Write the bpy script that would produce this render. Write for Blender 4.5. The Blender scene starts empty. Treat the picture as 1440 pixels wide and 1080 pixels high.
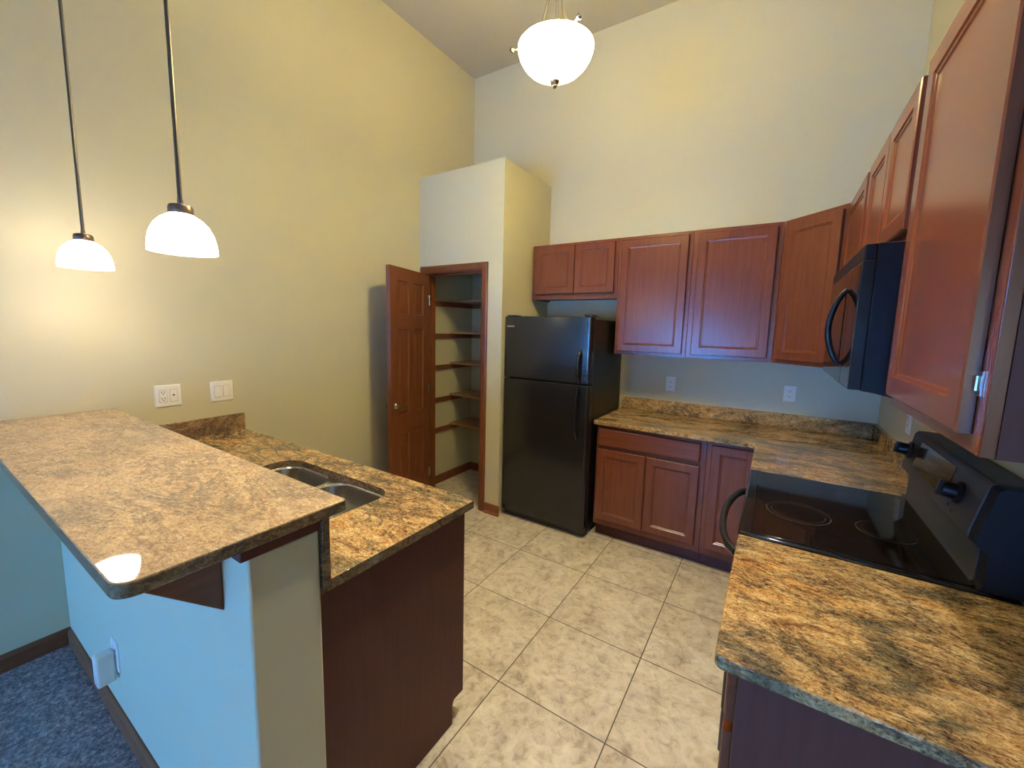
import bpy, bmesh, math, random
from mathutils import Vector, Matrix
PI = math.pi
random.seed(4)
SC = bpy.context.scene
COL = SC.collection

# ------------------------------------------------------------------ camera
CX, CY, CZ = 2.7631, -3.5016, 1.5817
YAW, PITCH, ROLL = 0.5716, -0.1207, 0.0236
FPX, PX, PY = 575.13, -2.05, -9.37
def make_camera():
    cyw, syw, cp, sp = math.cos(YAW), math.sin(YAW), math.cos(PITCH), math.sin(PITCH)
    fw = Vector((-syw*cp, cyw*cp, sp)); rt = Vector((cyw, syw, 0)); up = rt.cross(fw)
    c, s = math.cos(ROLL), math.sin(ROLL)
    r2 = rt*c + up*s; u2 = up*c - rt*s
    cd = bpy.data.cameras.new('camera'); co = bpy.data.objects.new('camera', cd); COL.objects.link(co)
    m = Matrix(((r2.x, u2.x, -fw.x, CX), (r2.y, u2.y, -fw.y, CY), (r2.z, u2.z, -fw.z, CZ), (0, 0, 0, 1)))
    co.matrix_world = m
    cd.sensor_width = 36; cd.sensor_fit = 'HORIZONTAL'
    cd.lens = 36*FPX/1440
    cd.shift_x = -PX/1440; cd.shift_y = PY/1440
    cd.clip_start = 0.02
    SC.camera = co
make_camera()

# ------------------------------------------------------------------ world, exposure, daylight
SC.view_settings.view_transform = 'Standard'
SC.view_settings.look = 'None'
SC.view_settings.gamma = 1.0
SC.view_settings.use_curve_mapping = False
SC.view_settings.exposure = 0.72
w = bpy.data.worlds.new('sky'); SC.world = w; w.use_nodes = True
w.node_tree.nodes['Background'].inputs[0].default_value = (0.42, 0.62, 1.0, 1)
w.node_tree.nodes['Background'].inputs[1].default_value = 0.6

def area(name, loc, size, rot, power, col):
    ld = bpy.data.lights.new(name, 'AREA'); ld.shape = 'RECTANGLE'; ld.size, ld.size_y = size
    ld.energy = power; ld.color = col
    o = bpy.data.objects.new(name, ld); COL.objects.link(o); o.location = loc; o.rotation_euler = rot
    return o
# daylight entering through the two living room windows (behind the camera)
SKYC = (0.07, 0.34, 1.0)
dl = area('daylight_patio_window', (1.05, -7.38, 1.08), (1.5, 1.9), (PI/2 - math.radians(10), 0, PI), 1500, SKYC)
dl.data.spread = math.radians(105)
area('daylight_side_window', (3.85, -7.38, 1.45), (0.8, 1.1), (PI/2, 0, PI), 70, (.75, .90, 1.0))

# ------------------------------------------------------------------ room measurements
XR, ZC = 3.3657, 4.05
XP, YP, ZP = 0.909, -0.769, 2.871
XW, YW0, YW1 = 1.851, -3.111, -2.945
YEND, XEND = -7.4, 5.6
UD = 0.318
ZT, ZS, ZU = 2.288, 1.829, 1.395
CT = 0.914

# ------------------------------------------------------------------ materials
def newmat(name):
    m = bpy.data.materials.new(name); m.use_nodes = True
    nt = m.node_tree; b = nt.nodes['Principled BSDF']
    return m, nt, b
def nd(nt, t, **kw):
    n = nt.nodes.new(t)
    for k, v in kw.items():
        if k in n.inputs: n.inputs[k].default_value = v
        else: setattr(n, k, v)
    return n
def lk(nt, a, b): nt.links.new(a, b)
def coords(nt, scale=(1,1,1), rot=(0,0,0), loc=(0,0,0)):
    tc = nd(nt, 'ShaderNodeTexCoord'); mp = nd(nt, 'ShaderNodeMapping')
    mp.inputs['Scale'].default_value = scale; mp.inputs['Rotation'].default_value = rot; mp.inputs['Location'].default_value = loc
    lk(nt, tc.outputs['Object'], mp.inputs['Vector']); return mp.outputs['Vector']
def noise(nt, vec, scale, detail=3, rough=.55, dist=0.0):
    n = nd(nt, 'ShaderNodeTexNoise'); n.inputs['Scale'].default_value = scale; n.inputs['Detail'].default_value = detail
    n.inputs['Roughness'].default_value = rough; n.inputs['Distortion'].default_value = dist
    lk(nt, vec, n.inputs['Vector']); return n.outputs['Fac']
def ramp(nt, fac, stops):
    r = nd(nt, 'ShaderNodeValToRGB'); e = r.color_ramp.elements
    while len(e) < len(stops): e.new(0.5)
    for i, (p, c) in enumerate(stops):
        e[i].position = p; e[i].color = (*c, 1) if len(c) == 3 else c
    lk(nt, fac, r.inputs['Fac']); return r.outputs['Color']
def mixc(nt, fac, a, b, mode='MIX'):
    n = nd(nt, 'ShaderNodeMix'); n.data_type = 'RGBA'; n.blend_type = mode
    for sock, v in ((n.inputs[0], fac), (n.inputs[6], a), (n.inputs[7], b)):
        if isinstance(v, (int, float)): sock.default_value = v
        elif isinstance(v, tuple): sock.default_value = (*v, 1)
        else: lk(nt, v, sock)
    return n.outputs[2]
def bump(nt, b, h, strength, dist=.002):
    n = nd(nt, 'ShaderNodeBump'); n.inputs['Strength'].default_value = strength; n.inputs['Distance'].default_value = dist
    lk(nt, h, n.inputs['Height']); lk(nt, n.outputs['Normal'], b.inputs['Normal'])
def simple(name, col, rough=.5, metal=0.0, spec=.5, coat=0.0):
    m, nt, b = newmat(name)
    b.inputs['Base Color'].default_value = (*col, 1); b.inputs['Roughness'].default_value = rough
    b.inputs['Metallic'].default_value = metal; b.inputs['Specular IOR Level'].default_value = spec
    b.inputs['Coat Weight'].default_value = coat
    return m
def paint(name, col, rough=.55):
    m, nt, b = newmat(name); v = coords(nt)
    n = noise(nt, v, 160, 3); n2 = noise(nt, v, 1.3, 2)
    c = mixc(nt, n2, tuple(x*.97 for x in col), tuple(min(1, x*1.03) for x in col))
    lk(nt, c, b.inputs['Base Color']); b.inputs['Roughness'].default_value = rough
    b.inputs['Specular IOR Level'].default_value = .35
    bump(nt, b, n, .25, .001); return m
def wood(name, dark, mid, light, rough=.35, axis='Z', grain=1.0, spec=.4):
    m, nt, b = newmat(name)
    sc = {'Z': (34, 34, 2.2), 'X': (2.2, 34, 34), 'Y': (34, 2.2, 34)}[axis]
    v = coords(nt, sc); v2 = coords(nt)
    n = noise(nt, v, 1.6*grain, 5, .6, .5); n2 = noise(nt, v2, 3.5, 3, .5, .4)
    c = ramp(nt, n, [(.3, dark), (.5, mid), (.72, light)])
    c2 = mixc(nt, n2, tuple(x*.8 for x in mid), tuple(min(1, x*1.15) for x in mid))
    c3 = mixc(nt, .55, c, c2)
    lk(nt, c3, b.inputs['Base Color']); b.inputs['Roughness'].default_value = rough
    b.inputs['Specular IOR Level'].default_value = spec
    bump(nt, b, n, .04, .0005); return m
def granite(name, rot=0.4, seed=0.0, dark=0.0, cream=.0, creamc=(.42, .31, .225), zone_amt=.75, spec=.5, stretch=2.2, meds=15):
    m, nt, b = newmat(name)
    v = coords(nt, (1, 1, 1), (0, 0, rot), (seed, seed*.7, 0))
    vs = coords(nt, (1.0, stretch, 1.8), (0, 0, rot), (seed, seed*.7, 0))
    big = noise(nt, vs, 2.3, 5, .6, 1.6)
    med = noise(nt, vs, meds, 8, .74, 1.3)
    fine = noise(nt, vs, 74, 7, .80, .8)
    spk = noise(nt, v, 210, 3, .6, .2)
    base = ramp(nt, med, [(.33, (.045, .028, .020)), (.42, (.24, .115, .048)), (.50, (.47, .295, .135)), (.58, (.66, .49, .27)), (.70, (.80, .71, .53))])
    fin = ramp(nt, fine, [(.36, (.022, .018, .018)), (.44, (.24, .13, .060)), (.52, (.56, .39, .19)), (.60, (.78, .62, .38)), (.70, (.86, .78, .62))])
    c = mixc(nt, .56, base, fin)
    zone = ramp(nt, big, [(.37, (.30, .335, .35)), (.46, (.74, .68, .61)), (.56, (1.0, .93, .80)), (.68, (1.0, .76, .48))])
    c = mixc(nt, zone_amt, c, zone, 'MULTIPLY')
    # dark smoky veins and rust patches
    vn = noise(nt, vs, 3.1, 7, .66, 2.2)
    ab = nd(nt, 'ShaderNodeMath', operation='SUBTRACT'); lk(nt, vn, ab.inputs[0]); ab.inputs[1].default_value = .5
    ab2 = nd(nt, 'ShaderNodeMath', operation='ABSOLUTE'); lk(nt, ab.outputs[0], ab2.inputs[0])
    vf = ramp(nt, ab2.outputs[0], [(.0, (1, 1, 1)), (.022, (.75, .75, .75)), (.060, (0, 0, 0))])
    msk = ramp(nt, noise(nt, v, 2.6, 3), [(.46-dark, (0, 0, 0)), (.56-dark, (1, 1, 1))])
    vm = mixc(nt, 1.0, vf, msk, 'MULTIPLY')
    vm = mixc(nt, 1.0, vm, ramp(nt, fine, [(.38, (1, 1, 1)), (.60, (.30, .30, .30))]), 'MULTIPLY')
    c = mixc(nt, vm, c, (.022, .026, .030))
    rust = ramp(nt, noise(nt, vs, 6.5, 6, .7, 1.2), [(.60, (0, 0, 0)), (.68, (.8, .8, .8))])
    c = mixc(nt, rust, c, (.12, .038, .018))
    sp = ramp(nt, spk, [(.34, (0, 0, 0)), (.44, (1, 1, 1))])
    c = mixc(nt, .6, c, sp, 'MULTIPLY')
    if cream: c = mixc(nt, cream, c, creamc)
    lk(nt, c, b.inputs['Base Color'])
    b.inputs['Roughness'].default_value = .035; b.inputs['Specular IOR Level'].default_value = spec
    return m
def tile_mat():
    m, nt, b = newmat('floor_tile')
    T = .497
    v = coords(nt, (1, 1, 1), (0, 0, 0), (-.8504+4*T, 1.1189+14*T, 0))
    br = nd(nt, 'ShaderNodeTexBrick'); br.offset = 0; br.squash = 1
    for k, val in (('Scale', 1), ('Mortar Size', .0026), ('Mortar Smooth', .15), ('Brick Width', T), ('Row Height', T), ('Bias', 0)):
        br.inputs[k].default_value = val
    br.inputs['Color1'].default_value = (0, 0, 0, 1); br.inputs['Color2'].default_value = (1, 1, 1, 1); br.inputs['Mortar'].default_value = (.5, .5, .5, 1)
    lk(nt, v, br.inputs['Vector'])
    # shift the mottling per tile so no pattern runs over a joint
    off = nd(nt, 'ShaderNodeVectorMath', operation='MULTIPLY_ADD')
    lk(nt, br.outputs['Color'], off.inputs[0]); off.inputs[1].default_value = (7, 5, 3); lk(nt, v, off.inputs[2])
    n1 = noise(nt, off.outputs[0], 5.2, 6, .62, 1.1); n2 = noise(nt, off.outputs[0], 24, 5, .65, .6)
    c = ramp(nt, n1, [(.30, (.30, .235, .175)), (.42, (.42, .345, .265)), (.52, (.56, .48, .375)), (.68, (.68, .61, .50))])
    c2 = ramp(nt, n2, [(.36, (.24, .185, .135)), (.45, (.50, .42, .325)), (.62, (.70, .63, .52))])
    c = mixc(nt, .45, c, c2)
    tint = mixc(nt, .5, (.92, .92, .93), br.outputs['Color'], 'SOFT_LIGHT')
    c = mixc(nt, .10, c, tint, 'MULTIPLY')
    c = mixc(nt, br.outputs['Fac'], c, (.095, .072, .055))
    lk(nt, c, b.inputs['Base Color'])
    b.inputs['Roughness'].default_value = .36; b.inputs['Specular IOR Level'].default_value = .4
    inv = nd(nt, 'ShaderNodeMath', operation='SUBTRACT'); inv.inputs[0].default_value = 1; lk(nt, br.outputs['Fac'], inv.inputs[1])
    bump(nt, b, inv.outputs[0], .35, .002); return m
def carpet_mat():
    m, nt, b = newmat('carpet_pile'); v = coords(nt)
    n = noise(nt, v, 62, 4, .72, .4); n2 = noise(nt, v, 9, 3)
    c = ramp(nt, n, [(.33, (.08, .085, .10)), (.5, (.31, .255, .24)), (.66, (.70, .58, .54))])
    c = mixc(nt, .25, c, ramp(nt, n2, [(.3, (.12, .12, .14)), (.7, (.28, .28, .30))]))
    lk(nt, c, b.inputs['Base Color']); b.inputs['Roughness'].default_value = .95; b.inputs['Specular IOR Level'].default_value = .1
    bump(nt, b, n, .9, .008); return m
def black_textured(name, col=(.012, .012, .013), rough=.17, sc=170, st=.12):
    m, nt, b = newmat(name); v = coords(nt)
    b.inputs['Base Color'].default_value = (*col, 1); b.inputs['Roughness'].default_value = rough
    bump(nt, b, noise(nt, v, sc, 2), st, .0012); return m
def glass_shade(name, col, trans=.75, veins=True, em=0.0, emc=(1, .8, .58)):
    m = bpy.data.materials.new(name); m.use_nodes = True; nt = m.node_tree
    for n in list(nt.nodes): nt.nodes.remove(n)
    out = nd(nt, 'ShaderNodeOutputMaterial'); v = coords(nt, (1, 1, 2.2))
    c = ramp(nt, noise(nt, v, 9, 5, .6, 1.6), [(.35, tuple(x*.80 for x in col)), (.52, col)]) if veins else None
    t = nd(nt, 'ShaderNodeBsdfTranslucent'); d = nd(nt, 'ShaderNodeBsdfDiffuse'); g = nd(nt, 'ShaderNodeBsdfGlossy'); g.inputs['Roughness'].default_value = .15
    for s in (t, d):
        if c is not None: lk(nt, c, s.inputs['Color'])
        else: s.inputs['Color'].default_value = (*col, 1)
    m1 = nd(nt, 'ShaderNodeMixShader'); m1.inputs[0].default_value = trans; lk(nt, d.outputs[0], m1.inputs[1]); lk(nt, t.outputs[0], m1.inputs[2])
    m2 = nd(nt, 'ShaderNodeMixShader'); m2.inputs[0].default_value = .05; lk(nt, m1.outputs[0], m2.inputs[1]); lk(nt, g.outputs[0], m2.inputs[2])
    if em:
        e = nd(nt, 'ShaderNodeEmission'); e.inputs['Strength'].default_value = em
        lk(nt, mixc(nt, 1.0, c, emc, 'MULTIPLY'), e.inputs['Color'])
        ad = nd(nt, 'ShaderNodeAddShader'); lk(nt, m2.outputs[0], ad.inputs[0]); lk(nt, e.outputs[0], ad.inputs[1]); lk(nt, ad.outputs[0], out.inputs['Surface'])
    else: lk(nt, m2.outputs[0], out.inputs['Surface'])
    return m
def emit(name, col, st):
    m = bpy.data.materials.new(name); m.use_nodes = True; nt = m.node_tree
    b = nt.nodes['Principled BSDF']; b.inputs['Base Color'].default_value = (.8, .8, .8, 1)
    b.inputs['Emission Color'].default_value = (*col, 1); b.inputs['Emission Strength'].default_value = st
    return m
def pane_mat():
    m = bpy.data.materials.new('window_glass'); m.use_nodes = True; nt = m.node_tree
    for n in list(nt.nodes): nt.nodes.remove(n)
    out = nd(nt, 'ShaderNodeOutputMaterial'); t = nd(nt, 'ShaderNodeBsdfTransparent'); g = nd(nt, 'ShaderNodeBsdfGlossy'); g.inputs['Roughness'].default_value = .02
    mx = nd(nt, 'ShaderNodeMixShader'); mx.inputs[0].default_value = .08
    lk(nt, t.outputs[0], mx.inputs[1]); lk(nt, g.outputs[0], mx.inputs[2]); lk(nt, mx.outputs[0], out.inputs['Surface']); return m

M = {}
M['wall'] = paint('beige_wall_paint', (.585, .53, .365))
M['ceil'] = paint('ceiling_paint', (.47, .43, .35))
M['tile'] = tile_mat(); M['carpet'] = carpet_mat()
M['cherry'] = wood('cherry_cabinet', (.118, .030, .014), (.168, .046, .022), (.22, .067, .033), .23)
M['cherry_h'] = wood('cherry_cabinet_horizontal', (.118, .030, .014), (.168, .046, .022), (.22, .067, .033), .23, 'X')
M['panel'] = wood('cherry_end_panel', (.082, .026, .019), (.105, .034, .025), (.124, .042, .031), .5, 'Z', 1, .2)
M['oak'] = wood('oak_door_stain', (.115, .030, .010), (.185, .055, .019), (.26, .088, .034), .42, 'Z', 1.3)
M['oak_h'] = wood('oak_trim_horizontal', (.13, .036, .013), (.22, .068, .026), (.31, .11, .045), .42, 'X', 1.3)
M['oak_y'] = wood('oak_trim_depth', (.11, .032, .012), (.18, .055, .021), (.25, .085, .034), .42, 'Y', 1.3)
M['shelf'] = wood('shelf_wood', (.26, .14, .062), (.36, .21, .10), (.45, .28, .15), .45, 'X', 1.2)
M['bar'] = granite('bar_granite', -.2, 3.1, .0, .36, (.43, .325, .26), .45, .22, 1.8)
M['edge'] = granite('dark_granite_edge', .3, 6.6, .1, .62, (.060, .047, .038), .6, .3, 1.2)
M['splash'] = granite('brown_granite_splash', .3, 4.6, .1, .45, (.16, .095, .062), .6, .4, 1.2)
M['pen'] = granite('sink_run_granite', .9, 8.4, .12, .0, zone_amt=.85, meds=10)
M['back'] = granite('back_run_granite', .1, 1.7, .03, .0, zone_amt=.85, stretch=2.6, meds=10)
M['near'] = granite('near_granite', .25, 9.3, .13, .0, zone_amt=.95, stretch=2.0, meds=8)
M['steel'] = simple('brushed_steel', (.62, .61, .60), .22, 1.0)
M['nickel'] = simple('satin_nickel', (.62, .58, .53), .25, 1.0)
M['darknickel'] = simple('dark_nickel', (.20, .18, .17), .32, 1.0)
M['blk'] = simple('black_gloss', (.010, .010, .011), .10)
M['blks'] = simple('black_satin', (.014, .014, .015), .32)
M['bronze'] = simple('brushed_bronze_nickel', (.26, .20, .18), .35, 1.0)
M['cap'] = simple('black_end_cap', (.008, .008, .009), .55, 0, .2)
M['cons'] = simple('dark_console', (.030, .028, .026), .42)
M['mw'] = simple('microwave_case', (.007, .007, .008), .34, 0, .2)
M['blkg'] = simple('black_ceramic_glass', (.008, .006, .006), .06)
M['fr'] = black_textured('black_pebbled_steel')
M['frs'] = black_textured('black_fridge_side', (.012, .012, .013), .42, 300, .2)
M['ring'] = simple('burner_print', (.075, .068, .064), .12)
M['white'] = simple('white_plastic', (.80, .77, .71), .35)
M['seam'] = simple('plate_seam', (.30, .27, .23), .6)
M['slot'] = simple('dark_slot', (.02, .018, .016), .6)
M['pane'] = pane_mat()
M['wframe'] = simple('white_window_frame', (.75, .75, .74), .4)
M['alab'] = glass_shade('alabaster_glass', (.93, .93, .92), .6, True, 8.5, (1, .88, .74))
M['bowl'] = glass_shade('frosted_bowl_glass', (.93, .94, .90), .7, True, 33.0, (1, .82, .36))
M['bulb'] = emit('pendant_bulb', (1.0, .82, .62), 85)
M['bulb2'] = emit('ceiling_bulb', (1.0, .80, .42), 210)

M['lens'] = emit('fill_light_lens', (1.0, .90, .74), 760)  # glow of the added fill fixture above the frame

# ------------------------------------------------------------------ mesh helpers
class MB:
    def __init__(s): s.bm = bmesh.new()
    def box(s, x0, x1, y0, y1, z0, z1):
        vs = [s.bm.verts.new(p) for p in ((x0,y0,z0),(x1,y0,z0),(x1,y1,z0),(x0,y1,z0),(x0,y0,z1),(x1,y0,z1),(x1,y1,z1),(x0,y1,z1))]
        for f in ((0,3,2,1),(4,5,6,7),(0,1,5,4),(1,2,6,5),(2,3,7,6),(3,0,4,7)): s.bm.faces.new([vs[i] for i in f])
        return s
    def prism(s, pts, h0, h1, axis='z'):
        def P(a, b, h): return {'z': (a, b, h), 'y': (a, h, b), 'x': (h, a, b)}[axis]
        lo = [s.bm.verts.new(P(a, b, h0)) for a, b in pts]; hi = [s.bm.verts.new(P(a, b, h1)) for a, b in pts]
        n = len(pts); fs = [s.bm.faces.new(lo), s.bm.faces.new(hi)]
        for i in range(n): fs.append(s.bm.faces.new((lo[i], lo[(i+1) % n], hi[(i+1) % n], hi[i])))
        bmesh.ops.recalc_face_normals(s.bm, faces=fs); return s
    def tube(s, pts, r, seg=12, cap=True, flat=None):
        # sweep a circle (or ellipse flat=(ra,rb)) along a polyline
        rings = []; n = len(pts); pts = [Vector(p) for p in pts]; ref = None
        for i in range(n):
            t = (pts[min(i+1, n-1)] - pts[max(i-1, 0)]).normalized()
            if ref is None:
                ref = Vector((0, 0, 1)) if abs(t.z) < .9 else Vector((1, 0, 0))
            u = (ref - t*ref.dot(t)).normalized(); v = t.cross(u); ref = u
            ri = r[i] if isinstance(r, (list, tuple)) else r
            ra, rb = (flat if flat else (ri, ri))
            rings.append([s.bm.verts.new(pts[i] + u*math.cos(2*PI*k/seg)*ra + v*math.sin(2*PI*k/seg)*rb) for k in range(seg)])
        fs = []
        for a, b in zip(rings, rings[1:]):
            for k in range(seg): fs.append(s.bm.faces.new((a[k], a[(k+1) % seg], b[(k+1) % seg], b[k])))
        if cap: fs += [s.bm.faces.new(list(reversed(rings[0]))), s.bm.faces.new(rings[-1])]
        bmesh.ops.recalc_face_normals(s.bm, faces=fs); return s
    def lathe(s, prof, c=(0, 0, 0), seg=40, axis='z', recalc=True):
        # prof: list of (radius, height); r=0 ends become poles
        def P(r, h, a):
            x, y = r*math.cos(a), r*math.sin(a)
            p = {'z': (x, y, h), 'x': (h, x, y), 'y': (x, h, y)}[axis]
            return (p[0]+c[0], p[1]+c[1], p[2]+c[2])
        rings = []
        for r, h in prof:
            if r < 1e-6: rings.append([s.bm.verts.new(P(0, h, 0))])
            else: rings.append([s.bm.verts.new(P(r, h, 2*PI*k/seg)) for k in range(seg)])
        fs = []
        for a, b in zip(rings, rings[1:]):
            if len(a) == 1 and len(b) == 1: continue
            for k in range(seg):
                k2 = (k+1) % seg
                if len(a) == 1: fs.append(s.bm.faces.new((a[0], b[k2], b[k])))
                elif len(b) == 1: fs.append(s.bm.faces.new((a[k], a[k2], b[0])))
                else: fs.append(s.bm.faces.new((a[k], a[k2], b[k2], b[k])))
        if recalc: bmesh.ops.recalc_face_normals(s.bm, faces=fs)
        return s
    def rings(s, loops, close_last=True, close_first=True):
        R = [[s.bm.verts.new(p) for p in l] for l in loops]; fs = []
        for a, b in zip(R, R[1:]):
            n = len(a)
            for k in range(n): fs.append(s.bm.faces.new((a[k], a[(k+1) % n], b[(k+1) % n], b[k])))
        if close_first: fs.append(s.bm.faces.new(R[0]))
        if close_last: fs.append(s.bm.faces.new(R[-1]))
        bmesh.ops.recalc_face_normals(s.bm, faces=fs); return s
    def shaker(s, x0, x1, z0, z1, yf, th=.020, fr=.052, rec=.008):
        def L(i, y): return [(x0+i, y, z0+i), (x1-i, y, z0+i), (x1-i, y, z1-i), (x0+i, y, z1-i)]
        return s.rings([L(0, yf+th), L(0, yf+.003), L(.004, yf), L(fr, yf), L(fr+.004, yf+.004), L(fr+.010, yf+.005), L(fr+.013, yf+rec)])
    def slab(s, x0, x1, z0, z1, yf, th=.020):
        def L(i, y): return [(x0+i, y, z0+i), (x1-i, y, z0+i), (x1-i, y, z1-i), (x0+i, y, z1-i)]
        return s.rings([L(0, yf+th), L(0, yf+.006), L(.004, yf+.002), L(.010, yf)])

ORG = {}
def link(o, parent=None, loc=(0, 0, 0), rotz=0.0):
    COL.objects.link(o); o.location = loc; o.rotation_euler = (0, 0, rotz)
    if parent is not None: o.parent = parent
    return o
def obj(name, mb, mat, parent=None, bevel=0, seg=2, smooth=False, origin=None, local=False):
    """one mesh object; coordinates in mb are world unless the parent chain was marked local"""
    me = bpy.data.meshes.new(name)
    o = bpy.data.objects.new(name, me)
    if parent is not None:
        po = ORG[parent.name]
        off = Vector(po) if po is not None else Vector((0, 0, 0))
        org = po
    else:
        off = Vector(origin) if origin else Vector((0, 0, 0)); org = tuple(off)
    if off.length > 0: bmesh.ops.translate(mb.bm, verts=mb.bm.verts, vec=-off)
    mb.bm.to_mesh(me); mb.bm.free()
    for m in (mat if isinstance(mat, (list, tuple)) else [mat]): me.materials.append(m)
    link(o, parent, (0, 0, 0) if parent is not None else tuple(off))
    ORG[o.name] = org
    if smooth: smooth_by_angle(me)
    if bevel:
        b = o.modifiers.new('bevel', 'BEVEL'); b.width = bevel; b.segments = seg; b.limit_method = 'ANGLE'; b.angle_limit = math.radians(40)
        if not smooth:
            smooth_by_angle(me)
    return o
def smooth_by_angle(me, ang=math.radians(40)):
    for p in me.polygons: p.use_smooth = True
    bm = bmesh.new(); bm.from_mesh(me)
    for e in bm.edges:
        if len(e.link_faces) == 2: e.smooth = e.calc_face_angle(0) < ang
    bm.to_mesh(me); bm.free()
def thing(name, label, cat, loc, rotz=0.0, group=None, local=False):
    o = bpy.data.objects.new(name, None); o.empty_display_size = .05
    link(o, None, loc, rotz); ORG[o.name] = None if local else tuple(loc)
    tag(o, label, cat, group); return o
def tag(o, label, cat, group=None):
    o['label'] = label; o['category'] = cat
    if group: o['group'] = group
    return o
def struct(name, mb, mat, parent=None, **kw):
    o = obj(name, mb, mat, parent, **kw)
    if parent is None: o['kind'] = 'structure'
    return o
def rrect(x0, x1, y0, y1, r, n=8, corners=(1, 1, 1, 1)):
    """ccw rounded rectangle, corners = (x1y0, x1y1, x0y1, x0y0)"""
    pts = []
    for (cx, cy, a0, px, py), on in zip(((x1-r, y0+r, -90, x1, y0), (x1-r, y1-r, 0, x1, y1), (x0+r, y1-r, 90, x0, y1), (x0+r, y0+r, 180, x0, y0)), corners):
        if not on: pts.append((px, py)); continue
        for k in range(n+1):
            a = math.radians(a0 + 90*k/n); pts.append((cx + r*math.cos(a), cy + r*math.sin(a)))
    return pts

# ------------------------------------------------------------------ room shell
struct('floor', MB().box(-.12, XEND, YW0, .12, -.1, 0), M['tile'])
struct('floor_carpet', MB().box(-.12, XEND, YEND-.12, YW0-.0005, -.1, .008), M['carpet'])
struct('ceiling', MB().box(-.12, XEND, YEND-.12, .12, ZC, ZC+.1), M['ceil'])
struct('wall_left', MB().box(-.12, 0, YEND-.12, .12, -.1, ZC), M['wall'])
struct('wall_back', MB().box(0, XR+.12, 0, .12, -.1, ZC), M['wall'])
struct('wall_right', MB().box(XR, XR+.12, -2.72, 0, -.1, ZC), M['wall'])
struct('wall_side', MB().box(XR+.12, XEND, -2.72, -2.60, -.1, ZC), M['wall'])
struct('wall_far_right', MB().box(XEND, XEND+.12, YEND-.12, -2.60, -.1, ZC), M['wall'])
# wall behind the camera with its two windows
f = MB()
for a in ((0, .28, 0, ZC), (.28, 1.82, 2.05, ZC), (1.82, 3.43, 0, ZC), (3.43, 4.27, 0, .88), (3.43, 4.27, 2.02, ZC), (4.27, XEND, 0, ZC)):
    f.box(a[0], a[1], YEND-.12, YEND, a[2], a[3])
f.box(.28, 1.82, YEND-.12, YEND, 0, .10)
struct('wall_front', f, M['wall'])
for i, (x0, x1, z0, z1) in enumerate(((.28, 1.82, .10, 2.05), (3.43, 4.27, .88, 2.02))):
    b = MB()
    for q in ((x0, x0+.05, z0, z1), (x1-.05, x1, z0, z1), (x0+.05, x1-.05, z0, z0+.05), (x0+.05, x1-.05, z1-.05, z1), ((x0+x1)/2-.02, (x0+x1)/2+.02, z0+.05, z1-.05)):
        b.box(q[0], q[1], YEND-.09, YEND-.04, q[2], q[3])
    wo = struct('window_%d' % (i+1), b, M['wframe'], bevel=.003)
    obj('pane', MB().box(x0+.05, x1-.05, YEND-.068, YEND-.062, z0+.05, z1-.05), M['pane'], wo)
# half wall of the breakfast bar
struct('wall_half', MB().box(0, XW, YW0, YW1, 0, 1.074), M['wall'], bevel=.006)
# pantry closet: side wall, front wall with the opening, top
p = MB()
OX0, OX1, OZ = .070, .722, 2.050
p.box(XP-.11, XP, YP, 0, 0, ZP); p.box(0, OX0, YP, YP+.11, 0, ZP); p.box(OX1, XP-.11, YP, YP+.11, 0, ZP); p.box(OX0, OX1, YP, YP+.11, OZ, ZP)
p.box(0, XP-.11, YP+.11, 0, ZP-.03, ZP); p.box(0, XP-.11, YP+.11, 0, 2.44, 2.47)
bmesh.ops.remove_doubles(p.bm, verts=p.bm.verts, dist=1e-5)
struct('wall_pantry', p, M['wall'])

# ------------------------------------------------------------------ trim
def base_profile(t=.013, h=.083): return [(0, 0), (t, 0), (t, h-.018), (t-.004, h-.008), (t-.008, h), (0, h)]
def baseboard(name, axis, a0, a1, face, sgn, mat, z=0.0, h=.083):
    b = MB(); pts = [(face + sgn*u, z+v) for u, v in base_profile(h=h)]
    if axis == 'x': b.prism(pts, a0, a1, 'x')          # runs along x, thickness in y
    else: b.prism([(q[0], q[1]) for q in pts], a0, a1, 'y')
    return struct(name, b, mat)
baseboard('baseboard_half_wall', 'x', 0.013, XW, YW0, -1, M['oak_h'], .008, .082)
baseboard('baseboard_left', 'y', YEND, YW0, 0, 1, M['oak_y'], .008, .082)
baseboard('baseboard_left_kitchen', 'y', -2.27, YP-.018, 0, 1, M['oak_y'])
baseboard('baseboard_pantry_left', 'y', YP+.11, -.014, 0, 1, M['oak_y'])
baseboard('baseboard_pantry_back', 'x', 0.0, XP-.11, 0, -1, M['oak_h'])
baseboard('baseboard_pantry_front', 'x', .769, XP+.012, YP, -1, M['oak_h'])
# quarter round shoe under the pantry front baseboard
struct('trim_shoe', MB().prism([(YP-.0135, 0), (YP-.026, 0), (YP-.024, .010), (YP-.0135, .018)], .769, XP+.02, 'x'), M['oak_h'])
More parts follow.
